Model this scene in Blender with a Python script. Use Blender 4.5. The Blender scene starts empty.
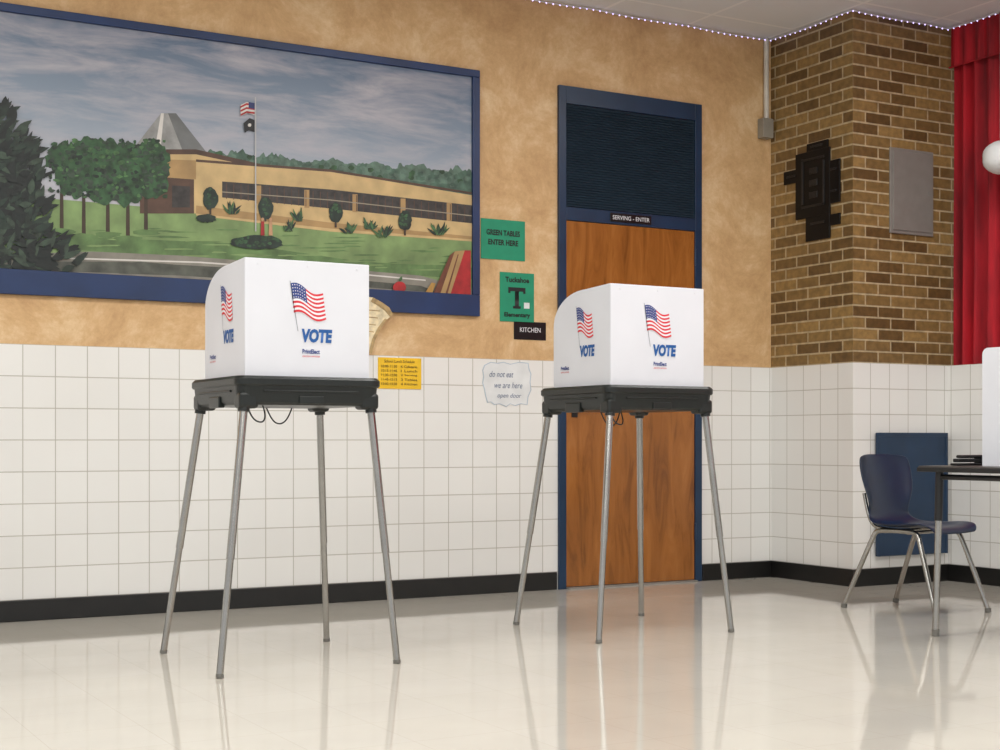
import bpy, math, random
from mathutils import Vector, Matrix
random.seed(7)
scn = bpy.context.scene
COL = scn.collection
try:
    scn.view_settings.view_transform = 'Standard'
    scn.view_settings.look = 'None'
except Exception: pass

# ------------------------------------------------------------ materials
def lin(c):
    out=[]
    for v in c:
        v=max(0,min(255,v))/255
        out.append(v/12.92 if v<=.04045 else ((v+.055)/1.055)**2.4)
    return (*out,1)
def base(name):
    m=bpy.data.materials.new(name); m.use_nodes=True
    nt=m.node_tree; b=nt.nodes['Principled BSDF']
    return m,nt,b
def M(name,rgb,rough=.5,metal=0,var=.06,scale=12,bump=0,bscale=60,emit=0,stretch=None,spec=None,coat=0):
    m,nt,b=base(name)
    b.inputs['Roughness'].default_value=rough
    b.inputs['Metallic'].default_value=metal
    if coat: b.inputs['Coat Weight'].default_value=coat; b.inputs['Coat Roughness'].default_value=.1
    if spec is not None: b.inputs['Specular IOR Level'].default_value=spec
    tc=nt.nodes.new('ShaderNodeTexCoord'); mp=nt.nodes.new('ShaderNodeMapping')
    nt.links.new(tc.outputs['Object'],mp.inputs['Vector'])
    if stretch: mp.inputs['Scale'].default_value=stretch
    n=nt.nodes.new('ShaderNodeTexNoise'); n.inputs['Scale'].default_value=scale; n.inputs['Detail'].default_value=5
    nt.links.new(mp.outputs[0],n.inputs['Vector'])
    r=nt.nodes.new('ShaderNodeValToRGB')
    r.color_ramp.elements[0].position=.3; r.color_ramp.elements[1].position=.7
    r.color_ramp.elements[0].color=lin([v*(1-var) for v in rgb]); r.color_ramp.elements[1].color=lin([v*(1+var) for v in rgb])
    nt.links.new(n.outputs[0],r.inputs[0]); nt.links.new(r.outputs[0],b.inputs['Base Color'])
    if emit:
        nt.links.new(r.outputs[0],b.inputs['Emission Color']); b.inputs['Emission Strength'].default_value=emit
    if bump:
        n2=nt.nodes.new('ShaderNodeTexNoise'); n2.inputs['Scale'].default_value=bscale; n2.inputs['Detail'].default_value=4
        nt.links.new(mp.outputs[0],n2.inputs['Vector'])
        bp=nt.nodes.new('ShaderNodeBump'); bp.inputs['Strength'].default_value=bump; bp.inputs['Distance'].default_value=.004
        nt.links.new(n2.outputs[0],bp.inputs['Height']); nt.links.new(bp.outputs[0],b.inputs['Normal'])
    return m
def ramp(nt,stops):
    r=nt.nodes.new('ShaderNodeValToRGB'); e=r.color_ramp.elements
    e[0].position=stops[0][0]; e[0].color=lin(stops[0][1]); e[1].position=stops[-1][0]; e[1].color=lin(stops[-1][1])
    for p,c in stops[1:-1]:
        x=e.new(p); x.color=lin(c)
    return r
def tiles(name,c1,c2,mort,w,h,ms,offset=0,rough=.2,off=(0,0,0),bump=.4,extra_noise=0,smooth=.1,spec=.5,wav=0,bd=.003):
    m,nt,b=base(name)
    tc=nt.nodes.new('ShaderNodeTexCoord'); mp=nt.nodes.new('ShaderNodeMapping'); mp.inputs['Location'].default_value=off
    nt.links.new(tc.outputs['UV'],mp.inputs['Vector'])
    br=nt.nodes.new('ShaderNodeTexBrick'); br.offset=offset; br.squash=1
    br.inputs['Scale'].default_value=1; br.inputs['Brick Width'].default_value=w; br.inputs['Row Height'].default_value=h
    br.inputs['Mortar Size'].default_value=ms; br.inputs['Mortar Smooth'].default_value=smooth
    br.inputs['Color1'].default_value=lin(c1); br.inputs['Color2'].default_value=lin(c2); br.inputs['Mortar'].default_value=lin(mort)
    nt.links.new(mp.outputs[0],br.inputs['Vector'])
    col=br.outputs['Color']
    if extra_noise:
        n=nt.nodes.new('ShaderNodeTexNoise'); n.inputs['Scale'].default_value=3 if wav else 25; n.inputs['Detail'].default_value=8
        nt.links.new(tc.outputs['UV'],n.inputs['Vector'])
        r=nt.nodes.new('ShaderNodeValToRGB')
        a=1-extra_noise; r.color_ramp.elements[0].color=(a,a,a,1); r.color_ramp.elements[0].position=.3; r.color_ramp.elements[1].position=.7
        nt.links.new(n.outputs[0],r.inputs[0])
        mx=nt.nodes.new('ShaderNodeMix'); mx.data_type='RGBA'; mx.blend_type='MULTIPLY'; mx.inputs[0].default_value=1
        nt.links.new(col,mx.inputs[6]); nt.links.new(r.outputs[0],mx.inputs[7]); col=mx.outputs[2]
    nt.links.new(col,b.inputs['Base Color'])
    b.inputs['Roughness'].default_value=rough; b.inputs['Specular IOR Level'].default_value=spec
    bp=nt.nodes.new('ShaderNodeBump'); bp.invert=True; bp.inputs['Strength'].default_value=bump; bp.inputs['Distance'].default_value=bd
    nt.links.new(br.outputs['Fac'],bp.inputs['Height'])
    last=bp.outputs[0]
    if wav:
        n3=nt.nodes.new('ShaderNodeTexNoise'); n3.inputs['Scale'].default_value=4; n3.inputs['Detail'].default_value=3
        nt.links.new(tc.outputs['UV'],n3.inputs['Vector'])
        b2=nt.nodes.new('ShaderNodeBump'); b2.inputs['Strength'].default_value=wav; b2.inputs['Distance'].default_value=.01
        nt.links.new(n3.outputs[0],b2.inputs['Height']); nt.links.new(last,b2.inputs['Normal']); last=b2.outputs[0]
    nt.links.new(last,b.inputs['Normal'])
    return m

def plaster():
    m,nt,b=base('sponge_plaster')
    tc=nt.nodes.new('ShaderNodeTexCoord')
    n=nt.nodes.new('ShaderNodeTexNoise'); n.inputs['Scale'].default_value=2.4; n.inputs['Detail'].default_value=14; n.inputs['Roughness'].default_value=.80; n.inputs['Distortion'].default_value=.3
    nt.links.new(tc.outputs['Object'],n.inputs['Vector'])
    r=ramp(nt,[(.33,(182,142,96)),(.5,(208,170,122)),(.66,(230,202,160))])
    nt.links.new(n.outputs[0],r.inputs[0]); nt.links.new(r.outputs[0],b.inputs['Base Color'])
    b.inputs['Roughness'].default_value=.6
    n2=nt.nodes.new('ShaderNodeTexNoise'); n2.inputs['Scale'].default_value=26; n2.inputs['Detail'].default_value=8
    nt.links.new(tc.outputs['Object'],n2.inputs['Vector'])
    bp=nt.nodes.new('ShaderNodeBump'); bp.inputs['Strength'].default_value=.4; bp.inputs['Distance'].default_value=.006
    nt.links.new(n2.outputs[0],bp.inputs['Height']); nt.links.new(bp.outputs[0],b.inputs['Normal'])
    return m
def wood():
    m,nt,b=base('door_wood')
    tc=nt.nodes.new('ShaderNodeTexCoord'); mp=nt.nodes.new('ShaderNodeMapping'); mp.inputs['Scale'].default_value=(6,6,1.0)
    nt.links.new(tc.outputs['Object'],mp.inputs['Vector'])
    n=nt.nodes.new('ShaderNodeTexNoise'); n.inputs['Scale'].default_value=2.0; n.inputs['Detail'].default_value=10; n.inputs['Distortion'].default_value=1.0; n.inputs['Roughness'].default_value=.62
    nt.links.new(mp.outputs[0],n.inputs['Vector'])
    r=ramp(nt,[(.25,(100,56,20)),(.45,(144,88,36)),(.6,(160,100,44)),(.8,(176,116,58))])
    nt.links.new(n.outputs[0],r.inputs[0]); nt.links.new(r.outputs[0],b.inputs['Base Color'])
    b.inputs['Roughness'].default_value=.25
    return m
def sky():
    m,nt,b=base('mural_sky')
    tc=nt.nodes.new('ShaderNodeTexCoord')
    sx=nt.nodes.new('ShaderNodeSeparateXYZ'); nt.links.new(tc.outputs['Object'],sx.inputs[0])
    mr=nt.nodes.new('ShaderNodeMapRange'); mr.inputs[1].default_value=2.1; mr.inputs[2].default_value=2.85
    nt.links.new(sx.outputs[2],mr.inputs[0])
    r=ramp(nt,[(0,(176,180,188)),(.45,(132,146,162)),(1,(92,110,134))]); nt.links.new(mr.outputs[0],r.inputs[0])
    mp=nt.nodes.new('ShaderNodeMapping'); mp.inputs['Scale'].default_value=(1.0,1,5.0); mp.inputs['Rotation'].default_value=(0,.10,0)
    nt.links.new(tc.outputs['Object'],mp.inputs['Vector'])
    n=nt.nodes.new('ShaderNodeTexNoise'); n.inputs['Scale'].default_value=1.7; n.inputs['Detail'].default_value=12; n.inputs['Roughness'].default_value=.62; n.inputs['Distortion'].default_value=.4
    nt.links.new(mp.outputs[0],n.inputs['Vector'])
    f=nt.nodes.new('ShaderNodeValToRGB'); f.color_ramp.elements[0].position=.42; f.color_ramp.elements[1].position=.72
    nt.links.new(n.outputs[0],f.inputs[0])
    mx=nt.nodes.new('ShaderNodeMix'); mx.data_type='RGBA'; nt.links.new(f.outputs[0],mx.inputs[0])
    nt.links.new(r.outputs[0],mx.inputs[6]); mx.inputs[7].default_value=lin((182,176,182))
    nt.links.new(mx.outputs[2],b.inputs['Base Color']); b.inputs['Roughness'].default_value=.45
    return m

TILE=tiles('glazed_wall_tile',(229,228,224),(233,232,228),(186,182,172),.15,.15,.0024,rough=.14,off=(0,-.1,0),bump=.4)
BRICK=tiles('tan_brick',(164,132,80),(104,78,44),(196,176,140),.20,.0665,.0055,offset=.5,rough=.45,off=(.04,-1.3,0),bump=1,extra_noise=.4,bd=.006)
FLOOR=tiles('polished_vct',(204,199,188),(203,198,186),(188,182,170),.305,.305,.0009,rough=.055,bump=.015,extra_noise=.07,spec=1.0,wav=.025)
CEIL=tiles('ceiling_tile',(226,228,232),(222,224,228),(240,240,242),.61,.61,.012,rough=.8,bump=.3,off=(.2,.25,0))
PLASTER=plaster(); WOOD=wood(); SKY=sky()
NAVY=M('navy_paint',(20,48,76),.35,var=.08,scale=6)
MURALBLUE=M('mural_frame_blue',(22,46,88),.4,var=.1,scale=5)
BLACKB=M('baseboard_black',(20,19,18),.35,var=.15)
CHROME=M('chrome_tube',(168,166,161),.22,1,var=.03)
BLKPL=M('black_green_plastic',(22,27,25),.32,var=.12,scale=30,bump=.15,bscale=200)
RUBBER=M('grey_glide',(110,108,102),.5)
WHITEPL=M('white_corrugated_plastic',(222,224,230),.42,var=.012,scale=4)
BLUEINK=M('vote_blue_ink',(24,88,156),.5,var=.03)
NAVYINK=M('flag_blue_ink',(40,62,130),.5,var=.03)
REDINK=M('flag_red_ink',(214,44,58),.5,var=.03)
WHITEINK=M('white_ink',(232,232,236),.5,var=.01)
GREYINK=M('grey_ink',(150,152,160),.5)
BLACKINK=M('black_ink',(18,20,22),.5)
GREENP=M('green_paper',(22,140,104),.55,var=.04)
YELP=M('yellow_paper',(236,190,34),.6,var=.03)
WHP=M('white_paper',(222,224,224),.6,var=.03)
BLACKS=M('black_sign',(14,15,17),.3)
LOUV=M('louver_dark',(38,54,68),.45)
STEEL=M('grey_panel_paint',(140,136,130),.4,metal=.2,var=.03)
BEIGE=M('conduit_paint',(206,200,188),.5)
PLAQ=M('black_emblem',(9,9,11),.45,var=.2,scale=30,spec=.25)
PLAQ2=M('black_emblem_relief',(26,26,28),.4,var=.3,scale=50,spec=.4)
CURT=M('red_velvet',(152,12,28),.8,var=.25,scale=3,stretch=(1,6,.6))
CHAIRP=M('navy_chair_plastic',(16,34,60),.34,var=.06)
TABT=M('table_laminate',(62,60,58),.35,var=.06)
BLK=M('black_metal',(20,20,21),.4)
SWOOD=M('stage_wood',(140,100,60),.4)
BULB=M('bulb_glow',(206,190,255),.4,emit=2.2,var=.02)
WIREW=M('white_wire',(200,198,200),.5)

# ------------------------------------------------------------ helpers
def link(o,parent=None):
    COL.objects.link(o)
    if parent is not None: o.parent=parent
    return o
def empty(name,loc=(0,0,0),rz=0):
    e=bpy.data.objects.new(name,None); e.empty_display_size=.1; e.location=loc; e.rotation_euler=(0,0,rz); COL.objects.link(e); return e
def boxuv(me):
    uv=me.uv_layers.new(name='UVMap')
    for p in me.polygons:
        n=p.normal
        for li in p.loop_indices:
            c=me.vertices[me.loops[li].vertex_index].co
            if abs(n.x)>.7: uv.data[li].uv=(c.y,c.z)
            elif abs(n.y)>.7: uv.data[li].uv=(c.x,c.z)
            else: uv.data[li].uv=(c.x,c.y)
def meshobj(name,verts,faces,mats,parent=None,smooth=False,fm=None):
    me=bpy.data.meshes.new(name); me.from_pydata(verts,[],faces)
    if not isinstance(mats,(list,tuple)): mats=[mats]
    for m in mats: me.materials.append(m)
    if fm:
        for p,i in zip(me.polygons,fm): p.material_index=i
    if smooth:
        for p in me.polygons: p.use_smooth=True
    me.update(); boxuv(me)
    return link(bpy.data.objects.new(name,me),parent)
BF=[(0,3,2,1),(4,5,6,7),(0,1,5,4),(1,2,6,5),(2,3,7,6),(3,0,4,7)]
def box(name,a,b,mat,parent=None,bev=0,seg=2):
    x0,y0,z0=a; x1,y1,z1=b
    v=[(x0,y0,z0),(x1,y0,z0),(x1,y1,z0),(x0,y1,z0),(x0,y0,z1),(x1,y0,z1),(x1,y1,z1),(x0,y1,z1)]
    o=meshobj(name,v,BF,mat,parent)
    if bev:
        md=o.modifiers.new('bev','BEVEL'); md.width=bev; md.segments=seg; md.limit_method='ANGLE'
    return o
CURVES=[]
def tube(name,pts,r,mat,parent=None,smooth=False,cyc=False):
    cu=bpy.data.curves.new(name,'CURVE'); cu.dimensions='3D'; cu.bevel_depth=r; cu.bevel_resolution=4; cu.use_fill_caps=True
    if smooth:
        sp=cu.splines.new('NURBS'); sp.points.add(len(pts)-1)
        for i,p in enumerate(pts): sp.points[i].co=(*p,1)
        sp.use_endpoint_u=True; sp.order_u=3; sp.resolution_u=8
    else:
        sp=cu.splines.new('POLY'); sp.points.add(len(pts)-1)
        for i,p in enumerate(pts): sp.points[i].co=(*p,1)
    cu.materials.append(mat)
    o=link(bpy.data.objects.new(name,cu),parent); CURVES.append((o,None,True)); return o
def frame(o,r,u):
    o=Vector(o); r=Vector(r); u=Vector(u); n=r.cross(u)
    return Matrix(((r.x,u.x,n.x,o.x),(r.y,u.y,n.y,o.y),(r.z,u.z,n.z,o.z),(0,0,0,1)))
def text(name,body,F,x,y,w,h,mat,parent=None,shear=0,bold=0):
    """text fitted in the w x h rectangle whose lower-left corner is x,y in plane F"""
    cu=bpy.data.curves.new(name,'FONT'); cu.body=body; cu.size=1; cu.shear=shear; cu.offset=bold; cu.resolution_u=3
    cu.materials.append(mat)
    o=link(bpy.data.objects.new(name,cu),parent); CURVES.append((o,(F,x,y,w,h),False)); return o
def bake():
    dg=bpy.context.evaluated_depsgraph_get()
    for o,fit,sm in CURVES:
        me=bpy.data.meshes.new_from_object(o.evaluated_get(dg))
        nm=o.name; par=o.parent; mw=o.matrix_basis.copy()
        if fit:
            F,x,y,w,h=fit
            xs=[v.co.x for v in me.vertices]; ys=[v.co.y for v in me.vertices]
            sx=w/(max(xs)-min(xs)); sy=h/(max(ys)-min(ys)); mx,my=min(xs),min(ys)
            for v in me.vertices:
                v.co=F@Vector((x+(v.co.x-mx)*sx,y+(v.co.y-my)*sy,.0015))
        if sm:
            for p in me.polygons: p.use_smooth=True
        cd=o.data; bpy.data.objects.remove(o); 
        n=bpy.data.objects.new(nm,me); n.matrix_basis=mw; COL.objects.link(n); n.parent=par

# ------------------------------------------------------------ room shell
H=3.34; XC=1.063; XP=1.829; YP=-.725; TZ=1.30; BB=.10; TT=.005
XL=-8.5; YB=-10.5
DL,DR,DT=-.50,.512,2.87
box('floor',(XL,YB,-.1),(3.2,.12,0),FLOOR)
box('ceiling',(XL,YB,H),(3.2,.12,H+.1),CEIL)
box('wall_back',(XL,0,TZ),(XC+1.5,.12,H),PLASTER)
box('wall_back_behind_door',(DL,0,0),(DR,.12,TZ),PLASTER)
box('wall_back_tile_1',(XL,-TT,0),(DL,.12,TZ),TILE)
box('wall_back_tile_2',(DR,-TT,0),(XC,.12,TZ),TILE)
box('baseboard_back_1',(XL,-.018,0),(DL-.01,-TT,BB),BLACKB,bev=.004)
box('baseboard_back_2',(DR+.01,-.018,0),(XC-.012,-TT,BB),BLACKB,bev=.004)
box('wall_pillar_brick',(XC,YP,TZ),(XP+.3,0,H),BRICK)
box('wall_pillar_tile',(XC,YP,0),(XP+.02,.12,TZ),TILE)
box('baseboard_pillar_1',(XC-.012,YP-.012,0),(XC,-TT,BB),BLACKB)
box('baseboard_pillar_2',(XC,YP-.012,0),(XP-.012,YP,BB),BLACKB)
box('wall_side_stage_front',(XP,YB,0),(XP+.12,YP,TZ),TILE)
box('baseboard_side',(XP-.012,YB,0),(XP,YP-.0,BB),BLACKB)
box('stage_floor',(XP+.12,YB,TZ-.1),(3.2,YP,TZ),SWOOD)

# curtain
def pleats(name,x0,y0,y1,z0,z1,amp,per,mat,flare=0):
    ny=int(abs(y1-y0)/per*12); nz=10; v=[];f=[]
    for j in range(nz+1):
        z=z0+(z1-z0)*j/nz
        for i in range(ny+1):
            y=y0+(y1-y0)*i/ny
            ph=2*math.pi*y/per+.9*math.sin(y*3.1)+.15*math.sin(z*3+y*5)
            a=amp*(1+flare*(1-j/nz))*(.75+.35*math.sin(y*4.7))
            v.append((x0+a*math.sin(ph)+.3*a*math.sin(2.3*ph),y,z))
    for j in range(nz):
        for i in range(ny):
            a=j*(ny+1)+i; f.append((a,a+1,a+ny+2,a+ny+1))
    return meshobj(name,v,f,mat,smooth=True)
cur=empty('stage_curtain',(0,0,0))
c=pleats('drape',XP+.058,YP-.008,-7.5,TZ+.002,H-.02,.030,.10,CURT,.3); c.parent=cur
c=pleats('valance',XP+.010,YP-.008,-7.5,3.10,H-.002,.012,.085,CURT); c.parent=cur
tube('valance_hem',[(XP+.002,YP-.008,3.10),(XP+.002,-7.5,3.10)],.005,CURT,cur)

# ------------------------------------------------------------ door
d=empty('door_1',(0,0,0))
FY=-.022
box('jamb_left',(DL,FY,0),(-.452,0,DT),NAVY,d,.002)
box('jamb_right',(.462,FY,0),(DR,0,DT),NAVY,d,.002)
box('head',(-.452,FY,DT-.10),(.462,0,DT),NAVY,d,.002)
box('rail',(-.452,FY,2.105),(.462,0,2.18),NAVY,d,.002)
box('leaf',(-.449,-.016,.012),(.459,-.002,2.102),WOOD,d,.002)
box('threshold',(-.45,-.05,0),(.46,-.0,.010),STEEL,d)
box('louver_back',(-.452,-.006,2.18),(.462,-.002,DT-.10),LOUV,d)
nl=40
vs=[];fs=[]
for i in range(nl):
    z=2.192+i*(DT-.112-2.192)/(nl-1)
    b=len(vs); 
    for (yy,zz) in [(-.020,z-.006),(-.017,z-.0075),(-.007,z+.005),(-.010,z+.0065)]:
        vs+= [(-.45,yy,zz),(.46,yy,zz)]
    for k in range(4):
        a0=b+2*k; a1=b+2*((k+1)%4); fs.append((a0,a0+1,a1+1,a1))
meshobj('louver_slats',vs,fs,LOUV,d)
box('lever_plate',(-.415,-.023,.98),(-.375,-.016,1.13),BLK,d,.003)
tube('lever',[(-.395,-.018,1.06),(-.395,-.07,1.06),(-.29,-.075,1.055)],.010,BLK,d)
for k in (.25,1.1,1.9): tube('hinge',[(.460,-.024,k),(.460,-.024,k+.1)],.006,NAVY,d)
sg=empty('door_sign')
box('plate',(-.155,-.028,2.118),(.135,-.0225,2.168),BLACKS,sg,.002)
text('lettering','SERVING - ENTER',frame((0,-.0285,0),(1,0,0),(0,0,1)),-.14,2.131,.26,.024,WHITEINK,sg)

# ------------------------------------------------------------ wall rectification (photo survey -> metres on the real wall)
def wl(px,py):
    u=(px-500)/1452; s=(u*8.52-.763)/(.870-.492*u); Z=8.52+.492*s
    return s,.85+(440-py)*Z/1452
def p1(px,py):
    u=(px-500)/1452; t=(9.043*u-1.688)/(.492+.870*u); return -t,.85+(440-py)*(9.043-.87*t)/1452
def p2(px,py):
    u=(px-500)/1452; k=(8.412*u-2.045)/(.870-.492*u); return XC+k,.85+(440-py)*(8.412+.492*k)/1452

# ------------------------------------------------------------ mural
mu=empty('wall_mural')
ML,MR,MB,MT=-3.95,-1.015,1.531,2.885
box('frame_bottom',(ML,-.026,MB),(MR,0,1.648),MURALBLUE,mu,.003)
box('frame_top',(ML,-.026,MT-.04),(MR,0,MT),MURALBLUE,mu,.003)
box('frame_right',(MR-.045,-.026,1.648),(MR,0,MT-.04),MURALBLUE,mu,.003)
box('frame_left',(ML,-.026,1.648),(ML+.045,0,MT-.04),MURALBLUE,mu,.003)
IL,IR,IB,IT=ML+.045,MR-.045,1.648,MT-.04
box('sky',(IL,-.010,IB),(IR,-.002,IT),SKY,mu)
AM={}; AV=[];AF=[];AI=[];AML=[]
def ac(key,rgb,var=.12,scale=9):
    if key not in AM:
        AM[key]=len(AML); AML.append(M('mural_'+key,rgb,.5,var=var,scale=scale))
    return AM[key]
for k,c,v,s in [('grass',(118,142,90),.14,8),('grass2',(92,120,72),.18,12),('road',(128,124,114),.14,8),('roadd',(78,80,72),.22,14),('roof',(144,144,142),.12,16),('roofd',(108,110,110),.1,10),
    ('tan',(196,168,118),.08,10),('tan2',(166,134,88),.08,10),('brown',(80,58,46),.15,12),('win',(54,50,48),.25,30),('tree',(44,74,46),.35,26),('tree2',(62,94,56),.35,30),('treeb',(84,108,94),.2,25),
    ('treeb2',(66,92,78),.25,25),('dark',(28,42,34),.35,30),('dark2',(16,24,22),.3,30),('dark3',(48,62,50),.3,30),('pole',(180,180,180),.02,3),('red',(160,34,36),.12,20),('white',(206,202,196),.05,8),
    ('line',(150,140,120),.05,8),('blue',(40,50,100),.05,5),('black',(22,22,24),.1,5),('trunk',(60,46,34),.1,20),('paper',(200,180,140),.08,20),('bookb',(100,56,38),.14,14),('skin',(190,146,110),.05,9),
    ('gold',(170,130,66),.05,9)]:
    ac(k,c,v,s)
LAY=[0]
def art(pts,key,clamp=True,conv=True):
    LAY[0]+=1; y=-.0105-LAY[0]*.000009; b=len(AV); 
    for p in pts:
        s,z=wl(*p) if conv else p
        if clamp: s=min(max(s,IL),IR); z=min(max(z,IB),IT)
        AV.append((s,y,z))
    AF.append(tuple(range(b,b+len(pts)))); AI.append(AM[key])
def blob(cx,cy,rx,ry,key,n=26,j=.16):
    art([(cx+rx*math.cos(-a)*(1+random.uniform(-j,j)),cy+ry*math.sin(-a)*(1+random.uniform(-j,j))) for a in [2*math.pi*i/n for i in range(n)]],key)
def dabs(cx,cy,rx,ry,key,num,r0=1.2,r1=3):
    for i in range(num):
        a=random.uniform(0,6.283); q=random.random()**.5
        blob(cx+rx*q*math.cos(a),cy+ry*q*math.sin(a),random.uniform(r0,r1),random.uniform(r0,r1)*.8,key,8,.35)
def leaf(x,y,L,w,ang,key):
    dx,dy=math.cos(ang),-math.sin(ang); nx,ny=-dy,dx; P=[]
    prof=[(0,.1),(.2,.7),(.4,1),(.6,.9),(.82,.5),(1,0)]
    bend=random.uniform(-.12,.12)*L
    def q(t,s): return (x+dx*L*t+nx*(s+bend*t*t),y+dy*L*t+ny*(s+bend*t*t))
    for t,ww in prof: P.append(q(t,w*ww))
    for t,ww in reversed(prof[:-1]): P.append(q(t,-w*ww))
    art(P,key)
# distant trees
x=205
while x<475:
    yb=156+(x-205)*.075
    blob(x,yb+8,random.uniform(8,14),random.uniform(8,16),random.choice(['treeb','treeb2'])); x+=random.uniform(5,9)
art([(200,165),(470,186),(470,205),(200,205)],'treeb2')
for i in range(110):
    x=random.uniform(215,468); yb=158+(x-205)*.085; blob(x,yb+random.uniform(-6,10),3,2.5,random.choice(['treeb','treeb2','treeb2','tree']),8,.3)
# lawn
art([(-90,188),(60,200),(200,212),(330,226),(475,240),(475,300),(-90,300)],'grass')
art([(-90,215),(100,238),(240,244),(360,262),(475,268),(475,280),(300,268),(100,252),(-90,240)],'grass2')
for i in range(110):
    x=random.uniform(90,460); blob(x,228+(x-90)*.07+random.uniform(-10,22),random.uniform(6,18),.8,random.choice(['grass2','grass']),12,.3)
# building
art([(136,146),(161,114),(176,114),(212,160),(212,166),(150,162)],'roof')
art([(168,114),(176,114),(212,160),(186,160)],'roofd')
art([(161,114),(164,114),(160,156),(154,156)],'white')
art([(166,152),(196,152),(262,168),(262,214),(166,214)],'tan')
art([(166,150),(196,150),(262,165),(262,169),(196,155),(166,155)],'brown')
art([(140,180),(166,178),(194,180),(194,214),(140,214)],'brown')
art([(172,186),(190,187),(190,208),(172,208)],'win')
art([(166,160),(196,161),(196,180),(166,178)],'tan2')
art([(196,162),(330,172),(474,196),(474,242),(330,232),(196,216)],'tan')
art([(196,160),(330,170),(474,193),(474,195),(330,172.5),(196,162.5)],'brown')
art([(222,182),(330,190),(474,206),(474,224),(330,209),(222,198)],'win')
for xx in (256,304,352,400,446):
    yy=184+(xx-222)*.09; art([(xx,yy-1),(xx+5,yy-1),(xx+5,yy+17),(xx,yy+17)],'tan2')
for i in range(34):
    xx=226+i*7.2; yy=184+(xx-222)*.095; art([(xx,yy-1),(xx+.8,yy-1),(xx+.8,yy+15),(xx,yy+15)],'brown')
art([(222,192),(330,200),(474,216),(474,217),(330,201),(222,193)],'line')
art([(196,206),(330,223),(474,237),(474,240),(330,229),(196,214)],'tan2')
# road
art([(30,254),(92,252),(180,256),(330,268),(420,276),(475,290),(475,305),(-90,300),(-90,262)],'road')
art([(30,262),(120,262),(230,268),(330,278),(420,286),(440,298),(320,284),(180,275),(60,272)],'roadd')
art([(70,258),(200,262),(340,272),(425,280),(425,281.2),(340,273.5),(200,263.5),(70,259.5)],'white')
art([(90,266),(140,262),(210,268),(330,280),(300,284),(180,276),(120,274)],'roadd')
# mid trees
for tx,ty in [(62,175),(84,180),(108,178),(128,182),(146,176)]:
    art([(tx-1.6,ty+15),(tx+1.6,ty+15),(tx+2,ty+56),(tx-2,ty+56)],'trunk')
    blob(tx,ty+57,14,3,'grass2',14,.2)
for tx,ty,r in [(64,160,17),(90,158,20),(112,160,18),(132,162,20),(152,158,17),(76,178,18),(102,182,20),(126,184,20),(150,182,17),(160,170,10)]:
    blob(tx,ty,r,r*1.05,'tree',34,.2); dabs(tx,ty,r*.95,r,'dark3',14,1.5,4)
for i in range(260): blob(random.uniform(50,166),random.uniform(140,198),random.uniform(1,3.4),random.uniform(1,2.4),random.choice(['tree2','dark3','tree','dark']),8,.35)
# topiary and shrubs
def topi(x,y,r,yb):
    art([(x-1,y),(x+1,y),(x+1,yb),(x-1,yb)],'trunk'); blob(x,y,r*.85,r*1.25,'dark',26,.1); dabs(x-1,y-1,r*.6,r*.9,'tree',14,1,2)
for a in [(210,199,9,215),(265,209,9,222),(335,213,8,228),(404,221,8,236)]: topi(*a)
for xx,yy in [(232,207),(298,214),(368,222),(438,228),(288,224),(348,226),(382,230)]:
    for k in range(14): leaf(xx+random.uniform(-4,4),yy+8,random.uniform(6,15),1.2,math.pi/2+random.uniform(-.9,.9),random.choice(['dark','tree','tree2']))
blob(257,243,26,7,'dark',30,.1); dabs(257,242,23,5,'tree',30,1,2.5); blob(206,219,10,4,'dark'); 
for fx,k in [(262,'red'),(270,'skin')]:
    art([(fx-1.5,222),(fx+1.5,222),(fx+2,236),(fx-2,236)],k); blob(fx,220,1.6,1.8,'skin',8,.02)
# flagpole with flags
art([(254.3,98),(255.4,98),(255.8,232),(254.4,232)],'pole')
art([(240,106),(246,103),(254,104),(254,116),(247,114),(240,117)],'white')
for i in range(3): art([(240,107+i*4),(246,104+i*4),(254,105+i*4),(254,107+i*4),(246,106+i*4),(240,109+i*4)],'red')
art([(248,103),(254,104),(254,110),(248,109)],'blue')
art([(243,124),(249,119),(254,121),(254,133),(248,131),(244,134)],'black'); blob(249,126,1.8,1.8,'white',10,.05)
# foreground dark broad-leaved shrub
def xm(y):
    K=[(95,8),(120,26),(150,44),(190,54),(225,58),(250,76),(272,96)]
    for (a,b),(c_,d_) in zip(K[:-1],K[1:]):
        if y<=c_: return b+(d_-b)*(max(y,a)-a)/(c_-a)
    return 96
for i in range(26):
    y=random.uniform(135,262); blob(random.uniform(-80,xm(y)-34),y,22,20,'dark2',24,.25)
for i in range(640):
    yy=102+170*random.random()**.8
    x0=random.uniform(-85,xm(yy)-14)
    edge=(x0>xm(yy)-36)
    ang=random.uniform(0,85) if edge else random.uniform(-20,200)
    leaf(x0,yy,random.uniform(12,24),random.uniform(2,3.8),math.radians(ang),random.choice(['dark','dark','dark2','dark2','dark2','dark3']))
# apple and books
blob(398,288,6.5,6,'red',18,.03); leaf(398,282,6,1.5,1.1,'tree2')
art([(424,297),(430,283),(434,284),(431,298)],'gold')
art([(432,297),(448,256),(453,252),(440,298)],'bookb'); art([(439,298),(453,252),(463,251),(450,298)],'tan2')
art([(449,298),(463,251),(469,251),(469,299)],'red'); art([(444,297),(456,255),(457,255),(446,297)],'bookb')
me=meshobj('painting',AV,AF,AML,mu,fm=AI)
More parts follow.
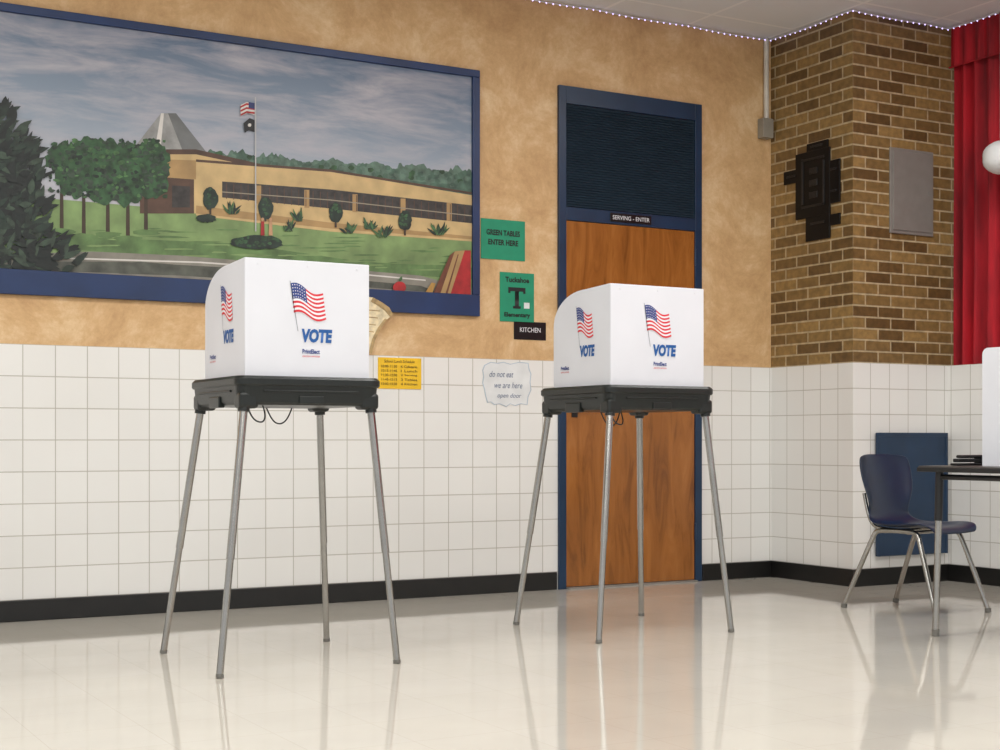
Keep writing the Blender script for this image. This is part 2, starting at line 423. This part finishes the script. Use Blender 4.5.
# the scroll cut-out that spills below the frame
def cut(nm,pp,y0,y1,mat):
    q=[wl(*p) for p in pp]; n=len(q)
    meshobj(nm,[(a,y0,b) for a,b in q]+[(a,y1,b) for a,b in q],[tuple(range(n)),tuple(range(2*n-1,n-1,-1))]+[(i,(i+1)%n,n+(i+1)%n,n+i) for i in range(n)],mat,mu)
SCR=M('scroll_paper',(222,206,170),.6,var=.12,scale=30); SCR2=M('scroll_curl',(170,144,100),.6,var=.15,scale=40)
cut('scroll_cutout',[(362,297),(371,298),(380,303),(387,308),(391,315),(385,320),(379,329),(373,341),(370,354),(362,352)],-.030,-.0265,SCR)
cut('scroll_curl_upper',[(371,298),(380,303),(387,308),(391,315),(388,317),(383,311),(376,306),(369,302)],-.034,-.030,SCR2)
cut('scroll_curl_lower',[(370,354),(373,341),(379,329),(385,320),(383,319),(376,328),(370,340),(367,353)],-.032,-.030,SCR2)
for k in range(4): cut('scroll_writing',[(366,310+k*7),(378-k*2,311+k*7),(378-k*2,312+k*7),(366,311+k*7)],-.0308,-.030,SCR2)

# ------------------------------------------------------------ signs
def sign(name,x0,y0,x1,y1,mat,lines,ink,bev=.0,Y=None,bold=0,jag=None):
    e=empty(name)
    sa,_=wl(x0,y0); sb,_=wl(x1,y1); _,zt=wl((x0+x1)/2,y0); _,zb=wl((x0+x1)/2,y1)
    yb=-TT if zt<1.32 else 0
    box('sheet',(sa,yb-.004,zb),(sb,yb-.0002,zt),mat,e,bev)
    F=frame((0,yb-.0045,0),(1,0,0),(0,0,1)); W=sb-sa; Hh=zt-zb
    for i,(t,fx,fy,fw,fh) in enumerate(lines):
        text('lettering_%d'%(i+1),t,F,sa+fx*W,zb+fy*Hh,fw*W,fh*Hh,ink,e,bold=bold)
    return e,sa,sb,zb,zt
sign('green_tables_sign',481,220,525,260,GREENP,[('GREEN TABLES',.12,.60,.76,.14),('ENTER HERE',.16,.36,.68,.14)],BLACKINK,bold=.03)
e,sa,sb,zb,zt=sign('school_name_sign',500,273,534,322,GREENP,[('Tuckahoe',.15,.80,.7,.11),('Elementary',.12,.07,.76,.12),('T',.26,.30,.46,.40)],BLACKINK,bold=.03)
W_=sb-sa;H_=zt-zb
box('serif_left',(sa+.24*W_,-.0062,zb+.58*H_),(sa+.30*W_,-.0042,zb+.70*H_),BLACKINK,e)
box('serif_right',(sa+.68*W_,-.0062,zb+.58*H_),(sa+.74*W_,-.0042,zb+.70*H_),BLACKINK,e)
box('serif_foot',(sa+.38*W_,-.0062,zb+.27*H_),(sa+.60*W_,-.0042,zb+.32*H_),BLACKINK,e)
box('code_patch',(sa+.70*W_,-.0062,zb+.28*H_),(sa+.86*W_,-.0042,zb+.40*H_),WHP,e)
sign('kitchen_sign',514,322,546,340,BLACKS,[('KITCHEN',.18,.42,.64,.26)],WHITEINK,bev=.0015)
L=[('School Lunch Schedule',.14,.84,.70,.09)]
for r in range(5):
    L.append(('%d:%02d-%d:%02d'%(10+r//2,15*(r%4),11+r//2,15*((r+2)%4)),.07,.68-.14*r,.36,.08)); L.append((['K Cafeteria','1 Lunch','2 Serving','3 Tables','4 Kitchen'][r],.52,.68-.14*r,.38,.08))
sign('lunch_schedule_poster',378,358,421,389,YELP,L,BLACKINK)
# hand-written note with torn outline
e=empty('handwritten_note')
o=[(484,365),(490,362),(497,363),(503,362),(510,364),(519,362),(528,363),(529,369),(531,374),(530,382),(531,390),(528,397),(527,405),(521,404),(515,406),(510,404),(506,407),(499,404),(494,405),(490,402),(487,403),(485,396),(484,390),(482,383),(483,376),(482,370)]
pts=[wl(*p) for p in o]; n=len(pts)
meshobj('sheet',[(a,-TT-.003,b) for a,b in pts]+[(a,-TT-.0002,b) for a,b in pts],[tuple(range(n)),tuple(range(2*n-1,n-1,-1))]+[(i,(i+1)%n,n+(i+1)%n,n+i) for i in range(n)],WHP,e)
F=frame((0,-TT-.0032,0),(1,0,0),(0,0,1)); PEN=M('blue_pen',(104,118,146),.6)
EDG=M('note_border_marker',(176,190,204),.6)
cx_=sum(a for a,b in pts)/n; cz_=sum(b for a,b in pts)/n
ring=[(a,-TT-.0034,b) for a,b in pts]+[(cx_+(a-cx_)*.965,-TT-.0034,cz_+(b-cz_)*.965) for a,b in pts]
meshobj('marker_border',ring,[(i,(i+1)%n,n+(i+1)%n,n+i) for i in range(n)],EDG,e)
for i,(t,x0,y0,w,h) in enumerate([('do not eat',489,377,24,6),('we are here',494,388,28,6),('open door',497,399,24,6)]):
    a,b=wl(x0,y0); text('writing_%d'%(i+1),t,F,a,b,w*.0064,h*.0055,PEN,e,shear=.3)

# ------------------------------------------------------------ pillar fixtures
e=empty('black_wall_emblem')
def prect(x0,y0,x1,y1,d0,mat,nm):
    ya,_=p1(x0,y0); yb_,_=p1(x1,y1); _,zb_=p1((x0+x1)/2,y1); _,za=p1((x0+x1)/2,y0)
    box(nm,(XC-d0,yb_,zb_),(XC-.0005,ya,za),mat,e,.001,1)
    return ya,yb_,za,zb_
for i,(x0,y0,x1,y1,dp) in enumerate([(785,171,799,184,.010),(797,151,831,217,.012),(808,142,829,152,.011),(829,160,841,203,.011),(829,214,841,225,.010),(807,216,831,240,.0115)]):
    prect(x0,y0,x1,y1,dp,PLAQ,'plate_%d'%(i+1))
for i,(x0,y0,x1,y1) in enumerate([(803,158,826,160),(803,205,826,207),(803,160,805,205),(824,160,826,205),(811,168,819,174),(811,180,819,186),(811,192,819,198),(812,222,826,224),(812,145,824,147),(832,168,838,170),(832,190,838,192),(788,176,797,178)]):
    prect(x0,y0,x1,y1,.016,PLAQ2,'relief_%d'%(i+1))
a,b=p2(889,148); c_,d_=p2(932,236)
e=empty('electrical_panel')
_,zt=p2(910,150); _,zb=p2(910,235)
box('frame',(a,YP-.012,zb),(c_,YP-.001,zt),STEEL,e,.003)
box('cover',(a+.02,YP-.018,zb+.02),(c_-.02,YP-.012,zt-.02),STEEL,e,.002)
box('latch',(c_-.05,YP-.022,(zb+zt)/2-.012),(c_-.038,YP-.018,(zb+zt)/2+.012),STEEL,e)
# junction box & conduit
e=empty('conduit_box')
box('housing',(.955,-.06,2.715),(1.035,-.001,2.835),M('grey_box',(140,134,122),.5),e,.004)
tube('conduit',[(1.008,-.022,2.83),(1.008,-.022,H-.002)],.016,BEIGE,e)
# blue access panel
e=empty('blue_access_panel')
box('cover',(1.225,YP-.035,.17),(1.79,YP-.013,.893),NAVY,e,.004)
box('stile_top',(1.225,YP-.038,.87),(1.79,YP-.035,.893),NAVY,e,.001)
box('stile_left',(1.225,YP-.038,.17),(1.245,YP-.035,.87),NAVY,e,.001)
box('stile_right',(1.77,YP-.038,.17),(1.79,YP-.035,.87),NAVY,e,.001)
box('mount',(1.25,YP-.0135,.18),(1.77,YP,.88),NAVY,e)
# paper lantern hanging at the stage
e=empty('paper_lantern',(1.70,-1.24,2.46))
vs=[];fs=[];na,nb=24,14
for j in range(nb+1):
    th=math.pi*j/nb
    for i in range(na):
        ph=2*math.pi*i/na; r=.1*math.sin(th)*(1+.03*math.cos(6*th)); vs.append((r*math.cos(ph),r*math.sin(ph),.095*math.cos(th)))
for j in range(nb):
    for i in range(na): fs.append((j*na+i,(j+1)*na+i,(j+1)*na+(i+1)%na,j*na+(i+1)%na))
meshobj('globe',vs,fs,WHP,e,True); tube('cord',[(0,0,.09),(0,0,H-2.462)],.002,WIREW,e)

# ------------------------------------------------------------ string lights
path=[(XL+.5,-.03),(XC-.03,-.03),(XC-.03,YP-.03),(XP-.035,YP-.03),(XP-.035,-7)]
bp=[];wp=[]
ph=0
for (a,b),(c2,d2) in zip(path[:-1],path[1:]):
    Ln=math.hypot(c2-a,d2-b); k=int(Ln/.045)
    for i in range(k):
        t=i/k; x=a+(c2-a)*t; y=b+(d2-b)*t; z=H-.010-.008*abs(math.sin(ph)); ph+=.22
        wp.append((x,y,z)); bp.append((x,y-.004,z-.006))
e=empty('string_lights')
tube('cable',wp,.0045,WIREW,e)
vs=[];fs=[]
for p in bp:
    b=len(vs); r=.0055
    vs+=[(p[0]+r,p[1],p[2]),(p[0],p[1]+r,p[2]),(p[0]-r,p[1],p[2]),(p[0],p[1]-r,p[2]),(p[0],p[1],p[2]+r),(p[0],p[1],p[2]-r)]
    for i in range(4): fs+=[(b+i,b+(i+1)%4,b+4),(b+(i+1)%4,b+i,b+5)]
meshobj('bulbs',vs,fs,BULB,e)

# ------------------------------------------------------------ voting booth
def flag(F,x,y,w,h,parent):
    nx,ny=26,13; vs=[];fs=[];fm=[]
    def P(u,v,dz=.0012):
        xx=x+w*u+.10*w*v; yy=y-h*v*(1-.1*u)-.28*h*u+.10*h*math.sin(u*6.2+.3)
        return F@Vector((xx,yy,dz))
    for j in range(ny+1):
        for i in range(nx+1): vs.append(P(i/nx,j/ny))
    for j in range(ny):
        for i in range(nx):
            a=j*(nx+1)+i; fs.append((a,a+nx+1,a+nx+2,a+1)); fm.append(2 if (i<nx*.45 and j<7) else (0 if j%2==0 else 1))
    for r in range(5):
        for c in range(6):
            u=.035+c*.07; v=.05+r*.105; b=len(vs); vs+=[P(u,v,.002),P(u,v+.035,.002),P(u+.025,v+.035,.002),P(u+.025,v,.002)]
            fs.append((b,b+1,b+2,b+3)); fm.append(1)
    meshobj('flag_print',vs,fs,[REDINK,WHITEINK,NAVYINK],parent,fm=fm)
    a=[F@Vector(p) for p in [(x-.004,y+.012,.0012),(x-.001,y+.012,.0012),(x+.033*w/.14,y-h*1.6,.0012),(x+.030*w/.14,y-h*1.6,.0012)]]
    meshobj('flag_pole_print',a,[(0,3,2,1)],GREYINK,parent)
def booth(cx,cy,rz,name='voting_booth'):
    e=empty(name,(cx,cy,0),rz)
    # feet / leg geometry
    for i,(sx,sy) in enumerate([(-1,-1),(1,-1),(-1,1),(1,1)]):
        top=Vector((sx*.252,sy*.252,1.0)); bot=Vector((sx*.350-.036,sy*.345-.02,.0))
        mid=bot.lerp(top,.42)
        tube('leg_%d_upper'%(i+1),[mid,top],.0150,CHROME,e)
        tube('leg_%d_lower'%(i+1),[bot.lerp(top,.012),mid+(top-bot)*.02],.0130,CHROME,e)
        tube('foot_tip_%d'%(i+1),[bot+Vector((0,0,.001)),bot.lerp(top,.014)],.0145,RUBBER,e)
        t0=bot.lerp(top,.955)
        tube('leg_socket_%d'%(i+1),[t0,top+Vector((0,0,.01))],.022,BLKPL,e)
    # moulded tray: lofted rounded rectangles
    def rr(hx,hy,r,z):
        P=[];n=6
        for qx,qy,a0 in [(1,1,0),(-1,1,90),(-1,-1,180),(1,-1,270)]:
            for k in range(n+1):
                a=math.radians(a0+90*k/n); P.append((qx*(hx-r)+r*abs(math.cos(a))*qx,qy*(hy-r)+r*abs(math.sin(a))*qy,z))
        return P
    def loft(nm,rings,mat):
        vs=[p for r in rings for p in r]; k=len(rings[0]); fs=[]
        for j in range(len(rings)-1):
            for i in range(k): fs.append((j*k+i,j*k+(i+1)%k,(j+1)*k+(i+1)%k,(j+1)*k+i))
        fs.append(tuple(range(k-1,-1,-1))); fs.append(tuple((len(rings)-1)*k+i for i in range(k)))
        o=meshobj(nm,vs,fs,mat,e); return o
    loft('tray_body',[rr(.268,.268,.035,.980),rr(.278,.278,.04,.990),rr(.284,.284,.045,1.050)],BLKPL)
    loft('tray_rim',[rr(.286,.286,.04,1.050),rr(.292,.292,.045,1.056),rr(.292,.292,.045,1.076),rr(.282,.282,.042,1.087)],BLKPL)
    for sx in (-1,1):
        for sy in (-1,1):
            x0=sx*.280; x1=sx*.205; y0=sy*.280; y1=sy*.205
            box('corner_block',(min(x0,x1),min(y0,y1),.966),(max(x0,x1),max(y0,y1),1.03),BLKPL,e,.014,3)
    box('front_rib',(-.19,-.288,1.028),(.19,-.262,1.036),BLKPL,e,.003)
    box('side_rib',(-.288,-.19,1.028),(-.262,.19,1.036),BLKPL,e,.003)
    box('latch_front',(-.05,-.286,.985),(.05,-.262,1.015),BLKPL,e,.004)
    box('latch_side',(-.287,-.06,.972),(-.262,.06,1.015),BLKPL,e,.004)
    tube('strap_loop',[(-.225,-.20,.985),(-.215,-.215,.93),(-.17,-.225,.91),(-.15,-.2,.95),(-.16,-.18,.99)],.003,BLKPL,e,True)
    tube('strap_loop',[(.0,.21,.99),(.02,.2,.93),(.06,.2,.91),(.10,.21,.94),(.12,.22,.99)],.003,BLKPL,e,True)
    # privacy screen
    z0,z1=1.086,1.524; X0,X1,Y0,Y1=-.25,.25,-.25,.215; t=.006
    box('screen_front',(X0,Y0,z0),(X1,Y0+t,z1),WHITEPL,e,.002)
    def side(nm,xa,xb):
        prof=[(Y0+t,z0),(Y1-.01,z0),(Y1,z0+.01)]
        for k in range(15):
            a=math.radians(90*k/14); prof.append((Y1-.27+.27*math.cos(a)**.9 if k<14 else Y1-.27,z1-.008-.15+.15*math.sin(a)))
        prof.append((Y0+t,z1)); n=len(prof)
        meshobj(nm,[(xa,a,b) for a,b in prof]+[(xb,a,b) for a,b in prof],[tuple(range(n-1,-1,-1)),tuple(range(n,2*n))]+[(i,(i+1)%n,n+(i+1)%n,n+i) for i in range(n)],WHITEPL,e)
    side('screen_left',X0,X0+t); side('screen_right',X1-t,X1)
    box('screen_fold_shelf',(X0+t,Y0+.02,1.0875),(X1-t,Y1-.02,1.093),WHITEPL,e)
    for px_ in (-.2,0.0,.2):
        tube('snap_rivet',[(px_,Y0-.002,z1-.02),(px_,Y0,z1-.02)],.004,WHITEPL,e)
    # prints
    F=frame((0,Y0-.0006,0),(1,0,0),(0,0,1))
    flag(F,-.072,1.434,.130,.110,e)
    text('vote_print','VOTE',F,-.028,1.217,.124,.052,BLUEINK,e,shear=.12,bold=.055)
    text('maker_print','PrintElect',F,-.025,1.175,.07,.017,NAVYINK,e,bold=.03)
    text('tag_print','election services',F,-.025,1.162,.07,.008,REDINK,e)
    G=frame((X0-.0006,0,0),(0,-1,0),(0,0,1))
    flag(G,-.02,1.434,.125,.110,e)
    text('vote_print','VOTE',G,.01,1.217,.118,.052,BLUEINK,e,shear=.12,bold=.055)
    text('maker_print','PrintElect',G,-.15,1.165,.07,.017,NAVYINK,e,bold=.03)
    text('tag_print','election services',G,-.15,1.152,.07,.008,REDINK,e)
booth(-2.79,-1.67,0); booth(-1.12,-1.59,0)

# ------------------------------------------------------------ chair
def chair(cx,cy,rz):
    e=empty('school_chair',(cx,cy,0),rz)
    prof=[(-.235,.392,.165),(-.225,.415,.188),(-.18,.427,.2),(-.1,.424,.205),(0,.416,.205),(.08,.416,.198),(.135,.424,.18),(.170,.448,.160),(.190,.49,.152),(.203,.54,.165),(.216,.60,.188),(.230,.66,.2),(.243,.72,.2),(.252,.762,.188),(.256,.778,.165)]
    nx=12; vs=[];fs=[]
    for k,(y,z,w) in enumerate(prof):
        back=max(0,min(1,(z-.44)/.12)) if k>5 else 0
        for i in range(nx+1):
            q=-1+2*i/nx; vs.append((w*q,y-.055*back*q*q,z+(1-back)*.018*abs(q)**3-(.012*abs(q)**4 if k in(0,len(prof)-1) else 0)))
    for j in range(len(prof)-1):
        for i in range(nx):
            a=j*(nx+1)+i; fs.append((a,a+1,a+nx+2,a+nx+1))
    o=meshobj('seat_shell',vs,fs,CHAIRP,e,True)
    m=o.modifiers.new('sol','SOLIDIFY'); m.thickness=.009; m.offset=0
    m=o.modifiers.new('sub','SUBSURF'); m.levels=1; m.render_levels=2
    for s,n in ((-1,'left'),(1,'right')):
        tube('leg_frame_'+n,[(s*.205,.285,.012),(s*.165,.13,.375),(s*.16,.11,.398),(s*.155,.05,.402),(s*.155,-.08,.402),(s*.16,-.13,.395),(s*.168,-.15,.365),(s*.205,-.275,.012)],.0125,CHROME,e,True)
        tube('back_support_'+n,[(s*.12,-.08,.400),(s*.12,.12,.402),(s*.12,.175,.425),(s*.12,.205,.49),(s*.12,.225,.58)],.0095,CHROME,e,True)
        for y in (.285,-.275): tube('glide',[(s*.205,y,.001),(s*.2045,y*.99,.022)],.0155,RUBBER,e)
    tube('cross_bar_front',[(-.155,-.07,.395),(.155,-.07,.395)],.009,CHROME,e)
    tube('cross_bar_back',[(-.155,.07,.395),(.155,.07,.395)],.009,CHROME,e)
chair(.525,-1.745,math.radians(7))

# ------------------------------------------------------------ table
e=empty('folding_table')
box('top',(-.15,-3.17,.715),(1.55,-2.42,.738),TABT,e,.006,3)
box('edge_band',(-.154,-3.174,.712),(1.554,-2.416,.732),BLK,e,.005)
for x,s,n in ((-.09,-1,'l'),(1.49,1,'r')):
    for y in (-2.49,-3.10):
        tube('leg_%s'%n,[(x-.0,y,.71),(x+s*.025,y,.004)],.0145,CHROME,e)
        tube('foot_cap',[(x+s*.025,y,.001),(x+s*.0245,y,.03)],.017,RUBBER,e)
        tube('leg_collar_%s'%n,[(x,y,.711),(x+s*.008,y,.50)],.0175,BLK,e)
    tube('cross_top_%s'%n,[(x,-2.49,.69),(x,-3.10,.69)],.012,BLK,e)
e=empty('tabletop_privacy_screen')
z0,z1=.7385,1.247
box('panel_front',(.05,-3.05,z0),(.65,-3.044,z1),WHITEPL,e,.002)
def sp(nm,xa,xb):
    R=.03; Y1=-2.60; prof=[(-3.044,z0),(Y1,z0)]
    for k in range(9):
        a=math.radians(90*k/8); prof.append((Y1-R+R*math.cos(a),z1-R+R*math.sin(a)))
    prof.append((-3.044,z1)); n=len(prof)
    meshobj(nm,[(xa,a,b) for a,b in prof]+[(xb,a,b) for a,b in prof],[tuple(range(n-1,-1,-1)),tuple(range(n,2*n))]+[(i,(i+1)%n,n+(i+1)%n,n+i) for i in range(n)],WHITEPL,e)
sp('panel_left',.05,.056); sp('panel_right',.644,.65)
e=empty('stapler')
box('base',(.01,-2.50,.7385),(.19,-2.455,.748),BLK,e,.003)
box('magazine',(.02,-2.495,.752),(.19,-2.46,.768),BLK,e,.004)
box('handle',(.04,-2.497,.770),(.19,-2.458,.784),BLK,e,.006)
box('hinge',(.155,-2.498,.746),(.19,-2.457,.776),BLK,e,.003)

bake()

# ------------------------------------------------------------ lights
e_mat=M('diffuser_glow',(250,250,250),.5,emit=1.8,var=.01)
def troffer(x,y,en):
    t=empty('ceiling_light',(x,y,H))
    box('diffuser',(-.58,-.28,-.012),(.58,.28,-.002),e_mat,t)
    for nm,a,b in [('rim_1',(-.61,-.31,-.016),(-.58,.31,-.0)),('rim_2',(.58,-.31,-.016),(.61,.31,0)),('rim_3',(-.58,-.31,-.016),(.58,-.28,0)),('rim_4',(-.58,.28,-.016),(.58,.31,0))]:
        box(nm,a,b,WIREW,t)
    L=bpy.data.lights.new('tube','AREA'); L.shape='RECTANGLE'; L.size=1.14; L.size_y=.54; L.energy=en; L.color=(1,.985,.955)
    o=bpy.data.objects.new('tube',L); o.location=(0,0,-.02); COL.objects.link(o); o.parent=t
for x in (-6.0,-3.6,-1.2,.6):
    for y in (-2.4,-5.0,-7.6):
        troffer(x,y,30 if x<0 else 23)
w=bpy.data.worlds.new('World'); scn.world=w; w.use_nodes=True
w.node_tree.nodes['Background'].inputs[0].default_value=(.98,.985,1,1); w.node_tree.nodes['Background'].inputs[1].default_value=.76

# ------------------------------------------------------------ camera
cam=bpy.data.cameras.new('camera'); cam.sensor_width=36; cam.lens=1452*36/1000; cam.shift_y=.065
co=bpy.data.objects.new('camera',cam); co.location=(-4.856,-7.037,.85); co.rotation_euler=(math.radians(90),0,math.radians(-29.5))
COL.objects.link(co); scn.camera=co
